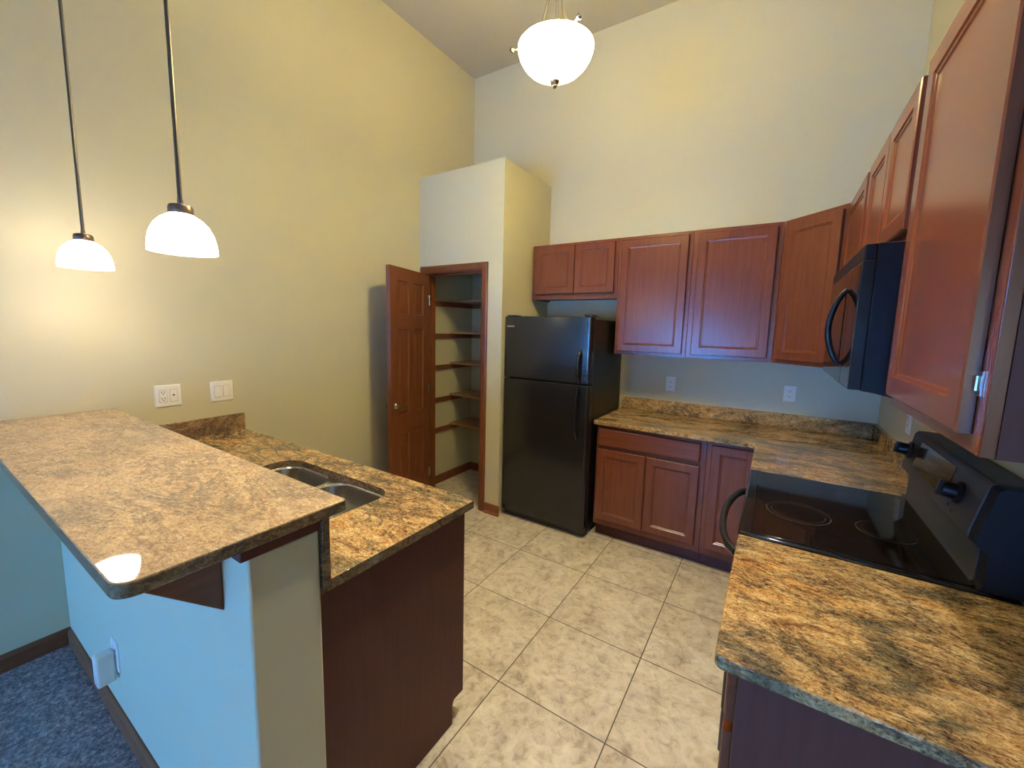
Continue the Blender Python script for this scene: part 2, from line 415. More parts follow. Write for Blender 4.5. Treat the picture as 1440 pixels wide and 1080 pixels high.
# door casing and jamb
def casing():
    b = MB()
    prof = [(0, 0), (.063, 0), (.063, -.012), (.050, -.018), (.020, -.016), (.006, -.012), (0, -.008)]  # from inner edge outwards
    for x, s in ((.0875, -1), (.705, 1)):
        b.prism([(x + s*u, YP + v) for u, v in prof], 0, 2.0415+.063, 'z')
    b.prism([(YP + v, 2.0415 + u) for u, v in prof], .0875-.063, .705+.063, 'x')
    b.box(OX0, .0875, YP-.001, YP+.112, 0, 2.035); b.box(.705, OX1, YP-.001, YP+.112, 0, 2.035)
    b.box(OX0, OX1, YP-.001, YP+.112, 2.035, OZ)
    b.box(.0875, .100, YP+.045, YP+.080, 0, 2.035); b.box(.692, .705, YP+.045, YP+.080, 0, 2.035); b.box(.100, .692, YP+.045, YP+.080, 2.022, 2.035)
    return b
struct('trim_pantry_casing', casing(), M['oak'])
# wood cap under the bar slab
struct('trim_bar_cap', MB().box(0.001, XW+.006, YW0-.016, YW1-.001, 1.074, 1.1035), M['panel'], bevel=.003)

# ------------------------------------------------------------------ pantry door (open)
def pantry_door():
    W, H, T = .612, 2.022, .035
    root = bpy.data.objects.new('door_1', None); root.empty_display_size = .05
    link(root, None, (.093, YP-.020, .008), math.radians(-74)); ORG[root.name] = None
    root['kind'] = 'structure'; root['label'] = 'stained oak six panel pantry door standing open'
    xs = [0, .105, .268, .344, .507, W]; zs = [0, .235, .68, .84, 1.54, 1.66, 1.92, H]
    b = MB()
    for face, sg in ((0.0, 1), (T, -1)):
        for i in range(5):
            for j in range(7):
                x0, x1, z0, z1 = xs[i], xs[i+1], zs[j], zs[j+1]
                def L(d, y): return [(x0+d, y, z0+d), (x1-d, y, z0+d), (x1-d, y, z1-d), (x0+d, y, z1-d)]
                if i in (1, 3) and j in (1, 3, 5):
                    b.rings([L(0, face), L(.008, face+sg*.009), L(.014, face+sg*.009), L(.040, face+sg*.003)], True, False)
                else: b.rings([L(0, face)], True, False)
    for q in (((0,0,0),(W,0,0),(W,T,0),(0,T,0)), ((0,0,H),(W,0,H),(W,T,H),(0,T,H)), ((0,0,0),(0,T,0),(0,T,H),(0,0,H)), ((W,0,0),(W,T,0),(W,T,H),(W,0,H))):
        b.bm.faces.new([b.bm.verts.new(v) for v in q])
    bmesh.ops.remove_doubles(b.bm, verts=b.bm.verts, dist=1e-5)
    bmesh.ops.recalc_face_normals(b.bm, faces=b.bm.faces)
    leaf = obj('door_leaf', b, M['oak'], root)
    for y, s in ((0, -1), (T, 1)):
        h = MB(); c = (W-.065, y, .935)
        h.lathe([(0, s*.012), (.020, s*.012), (.027, s*.006), (.028, 0)], c, 24, 'y')
        h.tube([(c[0], y, c[2]), (c[0], y+s*.048, c[2])], .009, 12)
        h.tube([(c[0]+.008, y+s*.045, c[2]), (c[0]-.02, y+s*.048, c[2]+.002), (c[0]-.065, y+s*.047, c[2]-.002), (c[0]-.11, y+s*.042, c[2]-.006)], [.011, .010, .008, .006], 12)
        obj('door_handle', h, M['nickel'], root, smooth=True)['label'] = 'satin nickel lever handle'
    for z in (.22, 1.0, 1.8):
        h = MB(); h.tube([(-.004, T+.002, z-.045), (-.004, T+.002, z+.045)], .006, 10); h.box(-.002, .03, T-.001, T+.002, z-.044, z+.044)
        obj('hinge', h, M['nickel'], root)
pantry_door()

# ------------------------------------------------------------------ pantry shelves
SHZ = (1.838, 1.528, 1.222, .900, .598)
SHN = ('topmost pantry shelf just below the door head', 'second pantry shelf from the top', 'middle pantry shelf of the five',
       'fourth pantry shelf from the top, level with the lever handle', 'lowest pantry shelf, over the closet floor')
for i, z in enumerate(SHZ):
    t = thing('pantry_shelf', 'wooden ' + SHN[i], 'shelf', (0, -.36, z-.019), group='pantry closet shelves')
    obj('board', MB().box(.002, XP-.112, -.36, -.001, z-.019, z), M['shelf'], t, bevel=.002)
    obj('cleat', MB().box(.001, .020, -.655, -.021, z-.066, z-.0195), M['oak_y'], t, bevel=.002)
    obj('cleat', MB().box(.001, XP-.112, -.020, -.001, z-.066, z-.0195), M['oak_h'], t, bevel=.002)

# ------------------------------------------------------------------ cabinets (local frame: x right, y into the cabinet, front at y=0)
def wall_cabinet(name, label, loc, rotz, wd, h, d, doors, hinges=None, group='cherry wall cabinets'):
    t = thing(name, label, 'cabinet', loc, rotz, group, local=True)
    b = MB()
    b.box(0, wd, .019, d, .012, h)                       # carcass with a recessed underside
    b.box(0, .016, .019, d, 0, .012); b.box(wd-.016, wd, .019, d, 0, .012)
    obj('body', b, M['panel'], t)
    ff = MB(); ff.box(0, wd, 0, .0185, 0, h)
    obj('face_frame', ff, M['cherry'], t, bevel=.0015)
    for (x0, x1, z0, z1) in doors:
        dm = MB().shaker(x0, x1, z0, z1, -.0215, .020)
        obj('door', dm, M['cherry'], t)
    for (x, z) in (hinges or []):
        hm = MB(); hm.box(x-.010, x-.002, -.003, -.0005, z-.020, z+.020); hm.tube([(x-.010, -.0055, z-.012), (x-.010, -.0055, z+.012)], .003, 8)
        obj('hinge', hm, M['nickel'], t)
    return t
def base_cabinet(name, label, loc, rotz, wd, d, doors, drawers=(), h=.882, kick=True, group='cherry base cabinets', body=None, end=None):
    t = thing(name, label, 'cabinet', loc, rotz, group, local=True)
    b = MB()
    b.prism([(.019, .102), (d, .102), (d, h), (.019, h)], 0, wd, 'x') if body is None else body(b)
    obj('body', b, M['panel'], t)
    ff = MB(); ff.box(0, wd, 0, .0185, .102, h)
    obj('face_frame', ff, M['cherry'], t, bevel=.0015)
    if end:
        obj('end_panel', MB().prism([(.001, .102), (.001, h), (d+.018, h), (d+.018, .001), (.066, .001), (.066, .085), (.056, .102)], end[0], end[1], 'x'), M['panel'], t, bevel=.0015)['label'] = 'plain dark end panel'
    if kick: obj('toe_kick', MB().box(0, wd, .065, .10, 0, .1015), M['panel'], t)
    for q in doors: obj('door', MB().shaker(*q, -.0215, .020), M['cherry'], t)
    for q in drawers: obj('drawer_front', MB().slab(*q, -.0215, .020), M['cherry_h'], t)
    return t
U0, U1, U2 = .922, 1.689, 2.7508
UM = (U1+U2)/2
DB = .006                                               # gap to the wall behind
H1, H2 = ZT-ZS, ZT-ZU
wall_cabinet('wall_cabinet', 'short two door cherry cabinet above the black fridge', (U0, -UD, ZS), 0, U1-U0-.001, H1, UD-DB,
             [(.037, .399, .045, H1-.022), (.405, .738, .045, H1-.022)])
wall_cabinet('wall_cabinet', 'tall single door cherry cabinet right beside the fridge top', (U1, -UD, ZU), 0, UM-U1-.001, H2, UD-DB,
             [(.024, .503, .026, H2-.026)])
wall_cabinet('wall_cabinet', 'tall single door cherry cabinet left of the angled corner cabinet', (UM, -UD, ZU), 0, U2-UM-.001, H2, UD-DB,
             [(.034, .498, .026, H2-.026)])
# angled corner cabinet
def corner_cab():
    wd = (XR-UD-U2)*math.sqrt(2)
    t = thing('corner_wall_cabinet', 'angled orange-brown cherry cabinet set diagonally across the corner', 'cabinet', (U2, -UD, ZU), math.radians(-45), 'cherry wall cabinets', local=True)
    s2 = math.sqrt(.5)
    def loc(X, Y):   # world offset -> local
        dx, dy = X-U2, Y+UD; return (dx*s2 - dy*s2, dx*s2 + dy*s2)
    e = .006
    pts = [loc(U2+.001, -UD+.0185*1.42), loc(U2+.001, -e), loc(XR-e, -e), loc(XR-e, -UD-(XR-UD-U2)+.001), loc(XR-UD+.0185*1.42, -UD-(XR-UD-U2)+.001)]
    obj('body', MB().prism(pts, .010, H2, 'z'), M['panel'], t)
    obj('face_frame', MB().prism([(.001, 0), (wd-.001, 0), (wd-.0195, .0185), (.0195, .0185)], 0, H2, 'z'), M['cherry'], t)
    obj('door', MB().shaker(.036, wd-.036, .026, H2-.026, -.0215, .020), M['cherry'], t)
corner_cab()
R90 = math.radians(-90)
YD = -UD-(XR-UD-U2)
YR0, YR1 = -1.222, -1.982
YE2 = -2.570
wall_cabinet('wall_cabinet', 'narrow single door cherry cabinet between the angled corner and the microwave', (XR-UD, YD-.001, ZU), R90, -(YR0-YD)-.002, H2, UD-DB,
             [(.030, -(YR0-YD)-.030, .026, H2-.026)])
wall_cabinet('wall_cabinet', 'short two door cherry cabinet directly above the black microwave', (XR-UD, YR0, ZT-.44), R90, YR0-YR1-.001, .44, UD-DB,
             [(.026, .376, .026, .414), (.384, .726, .026, .414)])
wall_cabinet('wall_cabinet', 'large cherry cabinet nearest the camera, right of the microwave', (XR-UD, YR1, ZU), R90, YR1-YE2, H2, UD-DB,
             [(.030, .551, .030, H2-.022)], [(.566, .115), (.566, H2-.12)])

# base cabinets
FY = -.610
base_cabinet('base_cabinet', 'cherry base cabinet with one drawer over two doors beside the fridge', (1.692, FY, 0), 0, .752, -FY-DB,
             [(.016, .368, .150, .700), (.376, .718, .150, .700)], [(.016, .718, .728, .858)])
def cornerbody(b):
    b.prism([(0, .019), (.9, .019), (.9, .604), (0, .604)], .102, .882, 'z')
XF = XR-.610
def base_corner():
    t = thing('corner_base_cabinet', 'cherry corner base cabinet with a door partly behind the oven handle', 'cabinet', (2.446, FY, 0), 0, 'cherry base cabinets')
    b = MB(); b.prism([(2.446, FY+.019), (XF+.019, FY+.019), (XF+.019, YR0+.004), (XR-DB, YR0+.004), (XR-DB, -DB), (2.446, -DB)], .102, .882, 'z')
    obj('body', b, M['panel'], t)
    obj('face_frame', MB().prism([(2.446, FY), (XF, FY), (XF, YR0+.004), (XF+.018, YR0+.004), (XF+.018, FY+.018), (2.446, FY+.018)], .102, .882, 'z'), M['cherry'], t)
    obj('toe_kick', MB().prism([(2.446, FY+.065), (XF+.065, FY+.065), (XF+.065, YR0+.004), (XF+.10, YR0+.004), (XF+.10, FY+.10), (2.446, FY+.10)], 0, .1015, 'z'), M['panel'], t)
    obj('door', MB().shaker(2.474, 2.728, .150, .858, FY-.0215, .020), M['cherry'], t)
base_corner()
YE = -2.607
base_cabinet('base_cabinet', 'cherry base cabinet with dark end panel under the nearest countertop', (XF, YR1-.006, 0), R90, .588, .60,
             [(.030, .560, .150, .700)], [(.030, .560, .728, .858)], end=(.5884, .604))
# peninsula cabinet (doors face the kitchen, end panel faces the camera)
XC = 1.8335
PFY = -2.318
def sinkbody(b):
    b.box(0, .232, .019, .60, .102, .882); b.box(1.022, 1.786, .019, .60, .102, .882)
    b.box(.2325, 1.0215, .019, .60, .102, .60)
base_cabinet('sink_base_cabinet', 'long cherry base cabinet run under the sink with plain dark end panel', (1.788, PFY, 0), PI, 1.786, .60,
             [(.020, .31, .150, .858), (.32, .68, .150, .700), (.69, 1.04, .150, .700), (1.06, 1.38, .150, .70), (1.39, 1.72, .150, .700)], [(.32, 1.04, .728, .858), (1.06, 1.72, .728, .858)], body=sinkbody, end=(-.018, -.0004))

# ------------------------------------------------------------------ countertops
def filled(outer, holes, z0, z1):
    b = MB(); bm = b.bm; edges = []
    for lp in [outer] + holes:
        vs = [bm.verts.new((x, y, z1)) for x, y in lp]
        for i in range(len(vs)): edges.append(bm.edges.new((vs[i], vs[(i+1) % len(vs)])))
    r = bmesh.ops.triangle_fill(bm, edges=edges, use_beauty=True, use_dissolve=False)
    faces = [g for g in r['geom'] if isinstance(g, bmesh.types.BMFace)]
    e = bmesh.ops.extrude_face_region(bm, geom=faces)
    bmesh.ops.translate(bm, verts=[v for v in e['geom'] if isinstance(v, bmesh.types.BMVert)], vec=(0, 0, z0-z1))
    bmesh.ops.recalc_face_normals(bm, faces=bm.faces); return b
Z0 = CT-.031
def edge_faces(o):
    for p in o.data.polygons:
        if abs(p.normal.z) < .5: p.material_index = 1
# bar slab
bp = rrect(.002, 1.872, -3.3245, -2.879, .035, 8, (1, 0, 0, 0))
i = bp.index((1.872, -2.879)); bp[i:i+1] = rrect(.002, 1.872, -3.3245, -2.879, .010, 4, (0, 1, 0, 0))[1:6]
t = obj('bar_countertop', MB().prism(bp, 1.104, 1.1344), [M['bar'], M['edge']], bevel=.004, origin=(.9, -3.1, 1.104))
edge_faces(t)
tag(t, 'raised pinkish granite breakfast bar slab on top of the half wall', 'countertop')
# sink run
S = (.800, 1.528, -2.850, -2.425)
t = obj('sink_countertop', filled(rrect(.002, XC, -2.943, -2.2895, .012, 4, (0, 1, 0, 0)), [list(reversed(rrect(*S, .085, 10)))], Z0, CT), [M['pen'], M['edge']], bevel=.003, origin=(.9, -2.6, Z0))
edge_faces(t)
tag(t, 'lower speckled granite countertop holding the double sink behind the bar', 'countertop')
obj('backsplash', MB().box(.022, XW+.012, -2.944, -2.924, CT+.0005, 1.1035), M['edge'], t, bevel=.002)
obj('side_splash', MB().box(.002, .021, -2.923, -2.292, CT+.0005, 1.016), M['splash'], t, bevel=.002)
# back run (L shaped) with splashes
t = obj('back_countertop', MB().prism([(1.675, -.650), (XR-.655, -.650), (XR-.655, YR0+.004), (XR-.002, YR0+.004), (XR-.002, -.002), (1.675, -.002)], Z0, CT), M['back'], bevel=.004, origin=(2.5, -.3, Z0))
tag(t, 'L shaped golden granite countertop along the back wall between fridge and range', 'countertop')
obj('backsplash', MB().box(1.675, XR-.0225, -.0215, -.002, CT+.0005, 1.016), M['back'], t, bevel=.002)
obj('side_splash', MB().box(XR-.0215, XR-.002, YR0+.004, -.002, CT+.0005, 1.016), M['back'], t, bevel=.002)
# near piece right of the range
t = obj('near_countertop', MB().prism(rrect(XR-.655, XR-.002, YE, YR1-.003, .018, 5, (0, 0, 0, 1)), Z0, CT), M['near'], bevel=.005, seg=3, origin=(3.0, -2.3, Z0))
tag(t, 'golden brown granite countertop nearest the camera, right of the range', 'countertop')
obj('side_splash', MB().box(XR-.0215, XR-.002, YE, YR1-.003, CT+.0005, 1.016), M['near'], t, bevel=.002)

# ------------------------------------------------------------------ sink
def sink():
    t = thing('double_sink', 'stainless steel double bowl undermount sink set in the peninsula', 'sink', (1.15, -2.64, Z0))
    zt = Z0-.001
    B = ((S[0]+.002, 1.150, S[2]+.002, S[3]-.002), (1.174, S[1]-.002, S[2]+.002, S[3]-.002))
    for (x0, x1, y0, y1) in B:
        lp = []
        for ins, z, r in ((0, zt-.004, .080), (.004, zt-.010, .078), (.010, zt-.14, .070), (.022, zt-.172, .060), (.050, zt-.182, .045)):
            lp.append([(x, y, z) for x, y in rrect(x0+ins, x1-ins, y0+ins, y1-ins, r, 8)])
        bm_ = MB().rings(lp, True, False)
        for f_ in bm_.bm.faces: f_.normal_flip()
        bo = obj('bowl', bm_, M['steel'], t, smooth=True)
        cx, cy = (x0+x1)/2, (y0+y1)/2
        obj('drain', MB().lathe([(.043, zt-.1815), (.042, zt-.178), (.034, zt-.178), (.028, zt-.181), (0, zt-.181)], (cx, cy, 0), 24), M['nickel'], bo, smooth=True)
    rim = filled(rrect(S[0]-.02, S[1]+.02, S[2]-.02, S[3]+.02, .09, 8), [list(reversed(rrect(*b_, .080, 8))) for b_ in B], zt-.004, zt)
    obj('rim', rim, M['steel'], t, bevel=.0012)
sink()

# ------------------------------------------------------------------ bar bracket
t = obj('bar_bracket', MB().prism([(YW0-.001, 1.1035), (YW0-.001, .905), (YW0-.205, 1.085), (YW0-.205, 1.1035)], 1.690, 1.728, 'x'), M['oak_y'], bevel=.003, origin=(1.709, YW0, 1.0))
# the cap trim passes in front of the wall: notch the bracket below it
tag(t, 'triangular brown wooden bracket holding up the end of the bar slab', 'bracket')

# ------------------------------------------------------------------ refrigerator
def fridge():
    x0, x1, yf = .920, 1.664, -.738
    t = thing('refrigerator', 'black top freezer refrigerator with pebbled doors beside the pantry', 'refrigerator', ((x0+x1)/2, -.36, 0))
    obj('body', MB().box(x0+.006, x1-.004, yf+.075, -.03, .03, 1.655), M['frs'], t, bevel=.006)
    def door(z0, z1):
        b = MB(); prof = []
        r = .028
        for (cx, cy, a0) in ((x1-r, yf+r, -90),):
            for k in range(7): a = math.radians(a0+90*k/6); prof.append((cx+r*math.cos(a), cy+r*math.sin(a)))
        prof += [(x1, yf+.066), (x0, yf+.066)]
        r = .012
        for k in range(5): a = math.radians(180+90*k/4); prof.append((x0+r+r*math.cos(a), yf+r+r*math.sin(a)))
        b.prism(prof, z0, z1); return b
    d1 = obj('freezer_door', door(1.186, 1.672), M['fr'], t, bevel=.005)
    d2 = obj('fridge_door', door(.065, 1.176), M['fr'], t, bevel=.005)
    obj('toe_grille', MB().box(x0+.01, x1-.01, yf+.045, yf+.07, .012, .06), M['blks'], t, bevel=.003)
    for x in (x0+.05, x1-.06):
        obj('foot', MB().lathe([(0, 0), (.018, 0), (.018, .03), (0, .03)], (x, yf+.12, 0), 12), M['blks'], t)
        obj('foot', MB().lathe([(0, 0), (.018, 0), (.018, .03), (0, .03)], (x, -.08, 0), 12), M['blks'], t)
    obj('hinge_cover', MB().box(x1-.075, x1-.010, yf+.02, yf+.13, 1.6725, 1.690), M['blks'], t, bevel=.006)
    obj('hinge_cover', MB().box(x0+.010, x0+.095, yf+.02, yf+.10, 1.6725, 1.682), M['blks'], t, bevel=.004)
    hx = x1-.082
    def handle(zs):
        b = MB(); n = 14; pts = []
        for k in range(n+1):
            u = k/n; z = zs[0]+(zs[1]-zs[0])*u
            pts.append((hx - .004*math.sin(PI*u), yf-.004-.030*min(1, 6*min(u*1.0+.01, 1-u+.01)), z))
        b.tube(pts, .010, 12, True, (.009, .012)); return b
    obj('handle', handle((1.200, 1.425)), M['blk'], d1, smooth=True)
    obj('handle', handle((.770, 1.160)), M['blk'], d2, smooth=True)
    bd = obj('badge', MB().box(x0+.022, x0+.094, yf-.003, yf+.001, 1.588, 1.600), M['nickel'], d1, bevel=.001)
    bd['label'] = 'small silver badge'
fridge()

# ------------------------------------------------------------------ range
def kitchen_range():
    y0, y1 = YR1+.002, YR0-.002           # near, far
    xf, xb = 2.712, XR-.006
    t = thing('range', 'black freestanding electric range with smooth glass cooktop', 'range', (3.0, (y0+y1)/2, 0))
    obj('body', MB().box(xf+.03, xb, y0, y1, .02, .900), M['blks'], t, bevel=.003)
    obj('cooktop_frame', MB().box(xf, xb-.06, y0-.001, y1+.001, .9005, .921), M['blk'], t, bevel=.006)
    ct = obj('cooktop', MB().box(xf+.032, xb-.085, y0+.016, y1-.016, .9212, .9245), M['blkg'], t, bevel=.0015)
    ct['label'] = 'smooth glossy glass cooktop'
    for (x, y, r) in ((2.885, -1.695, .100), (2.885, -1.40, .085), (3.13, -1.70, .080), (3.13, -1.40, .105)):
        b = MB(); bm = b.bm
        for ra, rb in ((r-.003, r), (r-.018, r-.0165)):
            b.lathe([(ra, .92455), (rb, .92455)], (x, y, 0), 48, 'z', False)
        bmesh.ops.recalc_face_normals(bm, faces=bm.faces)
        for f_ in bm.faces:
            if f_.normal.z < 0: f_.normal_flip()
        obj('burner_ring', b, M['ring'], ct)
    # back control console
    prof = [(3.262, .922), (3.270, .935), (3.270, 1.020), (3.244, 1.046), (3.247, 1.070), (3.271, 1.194), (3.281, 1.206), (xb, 1.206), (xb, .922)]
    bg = obj('control_console', MB().prism(prof, y0+.048, y1-.012, 'y'), M['cons'], t, bevel=.002)
    cap = [(q[0]+(.004 if q[0] < xb else 0), q[1]-(.004 if q[1] > 1.2 else 0)) for q in prof]
    for ya, yb in ((y0, y0+.0475), (y1-.0115, y1)):
        obj('end_cap', MB().prism(cap, ya, yb, 'y'), M['cap'], bg)
    # display panel on the sloped face
    def face(zz): return 3.247 + (zz-1.07)/(1.196-1.07)*.024
    dp = MB(); dp.prism([(face(1.085)-.002, 1.085), (face(1.185)-.002, 1.185), (face(1.185)+.004, 1.185), (face(1.085)+.004, 1.085)], -1.715, -1.36, 'y')
    dpo = obj('display_panel', dp, M['blkg'], bg)
    for y, zz in ((-1.765, 1.078), (-1.80, 1.072)):
        obj('indicator', MB().lathe([(.005, face(zz)), (.005, face(zz)-.003), (.003, face(zz)-.004), (0, face(zz)-.004)], (0, y, zz), 14, 'x'), M['ring'], bg)
    tilt = math.atan2(.024, .126)
    for y in (-1.268, -1.800):
        zz = 1.128; b = MB()
        b.lathe([(.034, .0), (.034, -.006), (.024, -.010), (.022, -.034), (.018, -.040), (0, -.041)], (0, 0, 0), 28, 'x')
        b.box(-.048, -.030, -.006, .006, -.022, .022)
        bmesh.ops.rotate(b.bm, verts=b.bm.verts, cent=(0, 0, 0), matrix=Matrix.Rotation(tilt, 3, 'Y'))
        bmesh.ops.translate(b.bm, verts=b.bm.verts, vec=(face(zz)-.002, y, zz))
        obj('knob', b, M['mw'], bg, smooth=True)
    # oven door, window, handle, drawer
    od = obj('oven_door', MB().box(xf-.004, xf+.028, y0+.004, y1-.004, .245, .890), M['blk'], t, bevel=.006)
    obj('oven_window', MB().box(xf-.0065, xf-.0035, y0+.12, y1-.12, .38, .70), M['blkg'], od, bevel=.001)
    n = 18; pts = []
    for k in range(n+1):
        u = k/n; yy = y1-.045 + (y0+.045-(y1-.045))*u
        pts.append((xf-.004-.066*min(1, (math.sin(PI*u))**.55*1.02), yy, .822))
    obj('door_handle', MB().tube(pts, .014, 12, True, (.016, .013)), M['blks'], od, smooth=True)
    obj('storage_drawer', MB().box(xf-.002, xf+.028, y0+.004, y1-.004, .075, .235), M['blks'], t, bevel=.006)
kitchen_range()

# ------------------------------------------------------------------ microwave
def microwave():
    y0, y1 = YR1+.001, YR0-.003; z0, z1 = 1.425, 1.838; xf = 2.948
    t = thing('microwave', 'black over the range microwave hung below the short cabinet', 'microwave', (3.15, (y0+y1)/2, z0))
    prof = [(xf+.030, z1), (XR-.006, z1), (XR-.006, z0-.012), (xf+.16, z0-.006), (xf+.10, z0-.004), (xf+.030, z0)]
    prof = [(xf+.030, z1), (XR-.006, z1), (XR-.006, z0-.030), (xf+.13, z0-.022), (xf+.085, z0-.010), (xf+.06, z0-.004), (xf+.030, z0)]
    obj('body', MB().prism(prof, y0, y1, 'y'), M['mw'], t, bevel=.002)
    yc = y0+.185
    d = obj('door', MB().box(xf, xf+.0297, yc+.001, y1, z0+.002, z1-.045), M['blkg'], t, bevel=.002)
    obj('window', MB().box(xf-.0015, xf+.001, yc+.075, y1-.05, z0+.07, z1-.10), M['blkg'], d)
    cp = obj('control_panel', MB().box(xf+.0006, xf+.0297, y0, yc-.0005, z0+.002, z1-.045), M['mw'], t, bevel=.002)
    obj('touch_glass', MB().box(xf, xf+.0008, y0+.004, yc-.004, z0+.006, z1-.050), M['blkg'], cp)
    obj('vent_grille', MB().box(xf+.002, xf+.0297, y0, y1, z1-.044, z1-.001), M['mw'], t, bevel=.003)
    n = 16; pts = []
    for k in range(n+1):
        u = k/n; pts.append((xf-.002-.040*(math.sin(PI*u))**.7, yc+.030, z0+.060+(.245)*u))
    obj('handle', MB().tube(pts, .010, 12, True, (.009, .009)), M['mw'], d, smooth=True)
microwave()

# ------------------------------------------------------------------ lamps
def pendant(loc, label):
    x, y, z = loc                                      # z = rim of the shade
    t = thing('pendant_lamp', label, 'pendant lamp', (x, y, z), group='pendants over the bar')
    R = .084
    outer = [(R, 0), (R*.997, .012), (R*.972, .032), (R*.905, .055), (R*.78, .077), (R*.60, .094), (R*.42, .104), (.028, .109)]
    inner = [(max(.024, r-.0035), h-.0025 if h > 0 else 0) for r, h in reversed(outer)]
    obj('shade', MB().lathe([(r, z+h) for r, h in outer+inner], (x, y, 0), 48), M['alab'], t, smooth=True)['label'] = 'glowing white alabaster glass shade'
    obj('socket_cap', MB().lathe([(0, z+.1065), (.0300, z+.1065), (.0305, z+.112), (.0305, z+.126), (.0275, z+.133), (.014, z+.137), (.007, z+.139), (.007, z+.15), (0, z+.15)], (x, y, 0), 32), M['bronze'], t, smooth=True)
    obj('socket', MB().lathe([(0, z+.1055), (.013, z+.1055), (.013, z+.072), (0, z+.072)], (x, y, 0), 16), M['white'], t, smooth=True)
    obj('rod', MB().tube([(x, y, z+.145), (x, y, ZC-.02)], .0058, 12), M['darknickel'], t, smooth=True)
    obj('canopy', MB().lathe([(0, ZC-.001), (.06, ZC-.001), (.06, ZC-.012), (.035, ZC-.028), (0, ZC-.030)], (x, y, 0), 28), M['darknickel'], t, smooth=True)
    b = MB(); pr = [(0, z+.018)] + [(.024*math.sin(a), z+.042-.024*math.cos(a)) for a in [PI*k/10 for k in range(1, 9)]] + [(.011, z+.066), (.011, z+.072), (0, z+.072)]
    obj('bulb', b.lathe(pr, (x, y, 0), 20), M['bulb'], t, smooth=True)
pendant((.358, -3.005, 1.784), 'pendant lamp with white dome shade hanging farther left, nearer the wall')
pendant((1.274, -2.985, 1.779), 'pendant lamp with white dome shade hanging over the middle of the bar, nearer the kitchen')

def ceiling_lamp():
    x, y, zr = 1.77, -1.63, 2.903
    t = thing('bowl_pendant', 'frosted glass bowl ceiling light with nickel finial over the kitchen floor', 'ceiling light', (x, y, zr))
    R = .178
    outer = [(R, 0), (R*.990, -.018), (R*.945, -.042), (R*.85, -.070), (R*.69, -.098), (R*.48, -.120), (R*.25, -.134), (.012, -.139)]
    inner = [(max(.012, r-.005), h+.004 if h < 0 else 0) for r, h in reversed(outer)]
    obj('bowl', MB().lathe([(r, zr+h) for r, h in outer+inner], (x, y, 0), 56), M['bowl'], t, smooth=True)['label'] = 'glowing frosted glass bowl'
    obj('finial', MB().lathe([(0, zr-.130), (.010, zr-.130), (.010, zr-.138), (.022, zr-.139), (.025, zr-.149), (.020, zr-.160), (.011, zr-.165), (.013, zr-.171), (.007, zr-.178), (0, zr-.179)], (x, y, 0), 24), M['nickel'], t, smooth=True)
    obj('stem', MB().tube([(x, y, zr-.128), (x, y, zr+.30)], .008, 12), M['nickel'], t, smooth=True)
    obj('downrod', MB().tube([(x, y, zr+.33), (x, y, ZC-.02)], .008, 12), M['nickel'], t, smooth=True)
    obj('canopy', MB().lathe([(0, ZC-.001), (.065, ZC-.001), (.065, ZC-.012), (.04, ZC-.03), (0, ZC-.032)], (x, y, 0), 28), M['nickel'], t, smooth=True)
    obj('hub', MB().lathe([(0, zr+.345), (.020, zr+.340), (.040, zr+.325), (.040, zr+.300), (.020, zr+.290), (0, zr+.288)], (x, y, 0), 28), M['nickel'], t, smooth=True)
    for a in (205, 325, 85):
        ar = math.radians(a); c, s = math.cos(ar), math.sin(ar)
        pts = [(x+c*.030, y+s*.030, zr+.31), (x+c*.045, y+s*.045, zr+.20), (x+c*.07, y+s*.07, zr+.10), (x+c*.13, y+s*.13, zr+.025), (x+c*.172, y+s*.172, zr+.006), (x+c*.205, y+s*.205, zr+.004)]
        obj('arm', MB().tube(pts, .006, 10), M['nickel'], t, smooth=True)
        k = MB(); k.tube([(x+c*.200, y+s*.200, zr+.004), (x+c*.206, y+s*.206, zr+.004), (x+c*.212, y+s*.212, zr+.004), (x+c*.220, y+s*.220, zr+.004)], [.008, .013, .013, .006], 14)
        obj('rim_knob', k, M['nickel'], t, smooth=True)
    for a in (25, 145, 265):
        ar = math.radians(a); cx, cy = x+.075*math.cos(ar), y+.075*math.sin(ar)
        b = MB().lathe([(0, zr-.065)] + [(.028*math.sin(q), zr-.037-.028*math.cos(q)) for q in [PI*k/10 for k in range(1, 9)]] + [(.013, zr-.004), (.013, zr+.012), (0, zr+.012)], (cx, cy, 0), 18)
        bo = obj('bulb', b, M['bulb2'], t, smooth=True)
        obj('bulb_socket', MB().tube([(cx, cy, zr+.0125), (cx, cy, zr+.05), (x+.02*math.cos(ar), y+.02*math.sin(ar), zr+.07)], .012, 10), M['nickel'], t, smooth=True)
ceiling_lamp()

def fill_light():  # added fixture out of view, brightens the floor, counters and cabinets
    x, y = 2.28, -2.30
    t = thing('fill_cylinder', 'unseen white cylinder added as downlight on the ceiling in front of the kitchen', 'ceiling light', (x, y, ZC-.23))
    obj('housing', MB().lathe([(0, ZC-.001), (.098, ZC-.001), (.098, ZC-.230), (.090, ZC-.230), (.090, ZC-.012), (0, ZC-.012)], (x, y, 0), 40), M['white'], t, smooth=True)
    obj('baffle', MB().lathe([(.0895, ZC-.2295), (.0895, ZC-.030)], (x, y, 0), 40), M['blks'], t, smooth=True)
    obj('lens', MB().lathe([(0, ZC-.030), (.088, ZC-.030), (.088, ZC-.022), (0, ZC-.022)], (x, y, 0), 40), M['lens'], t)
fill_light()

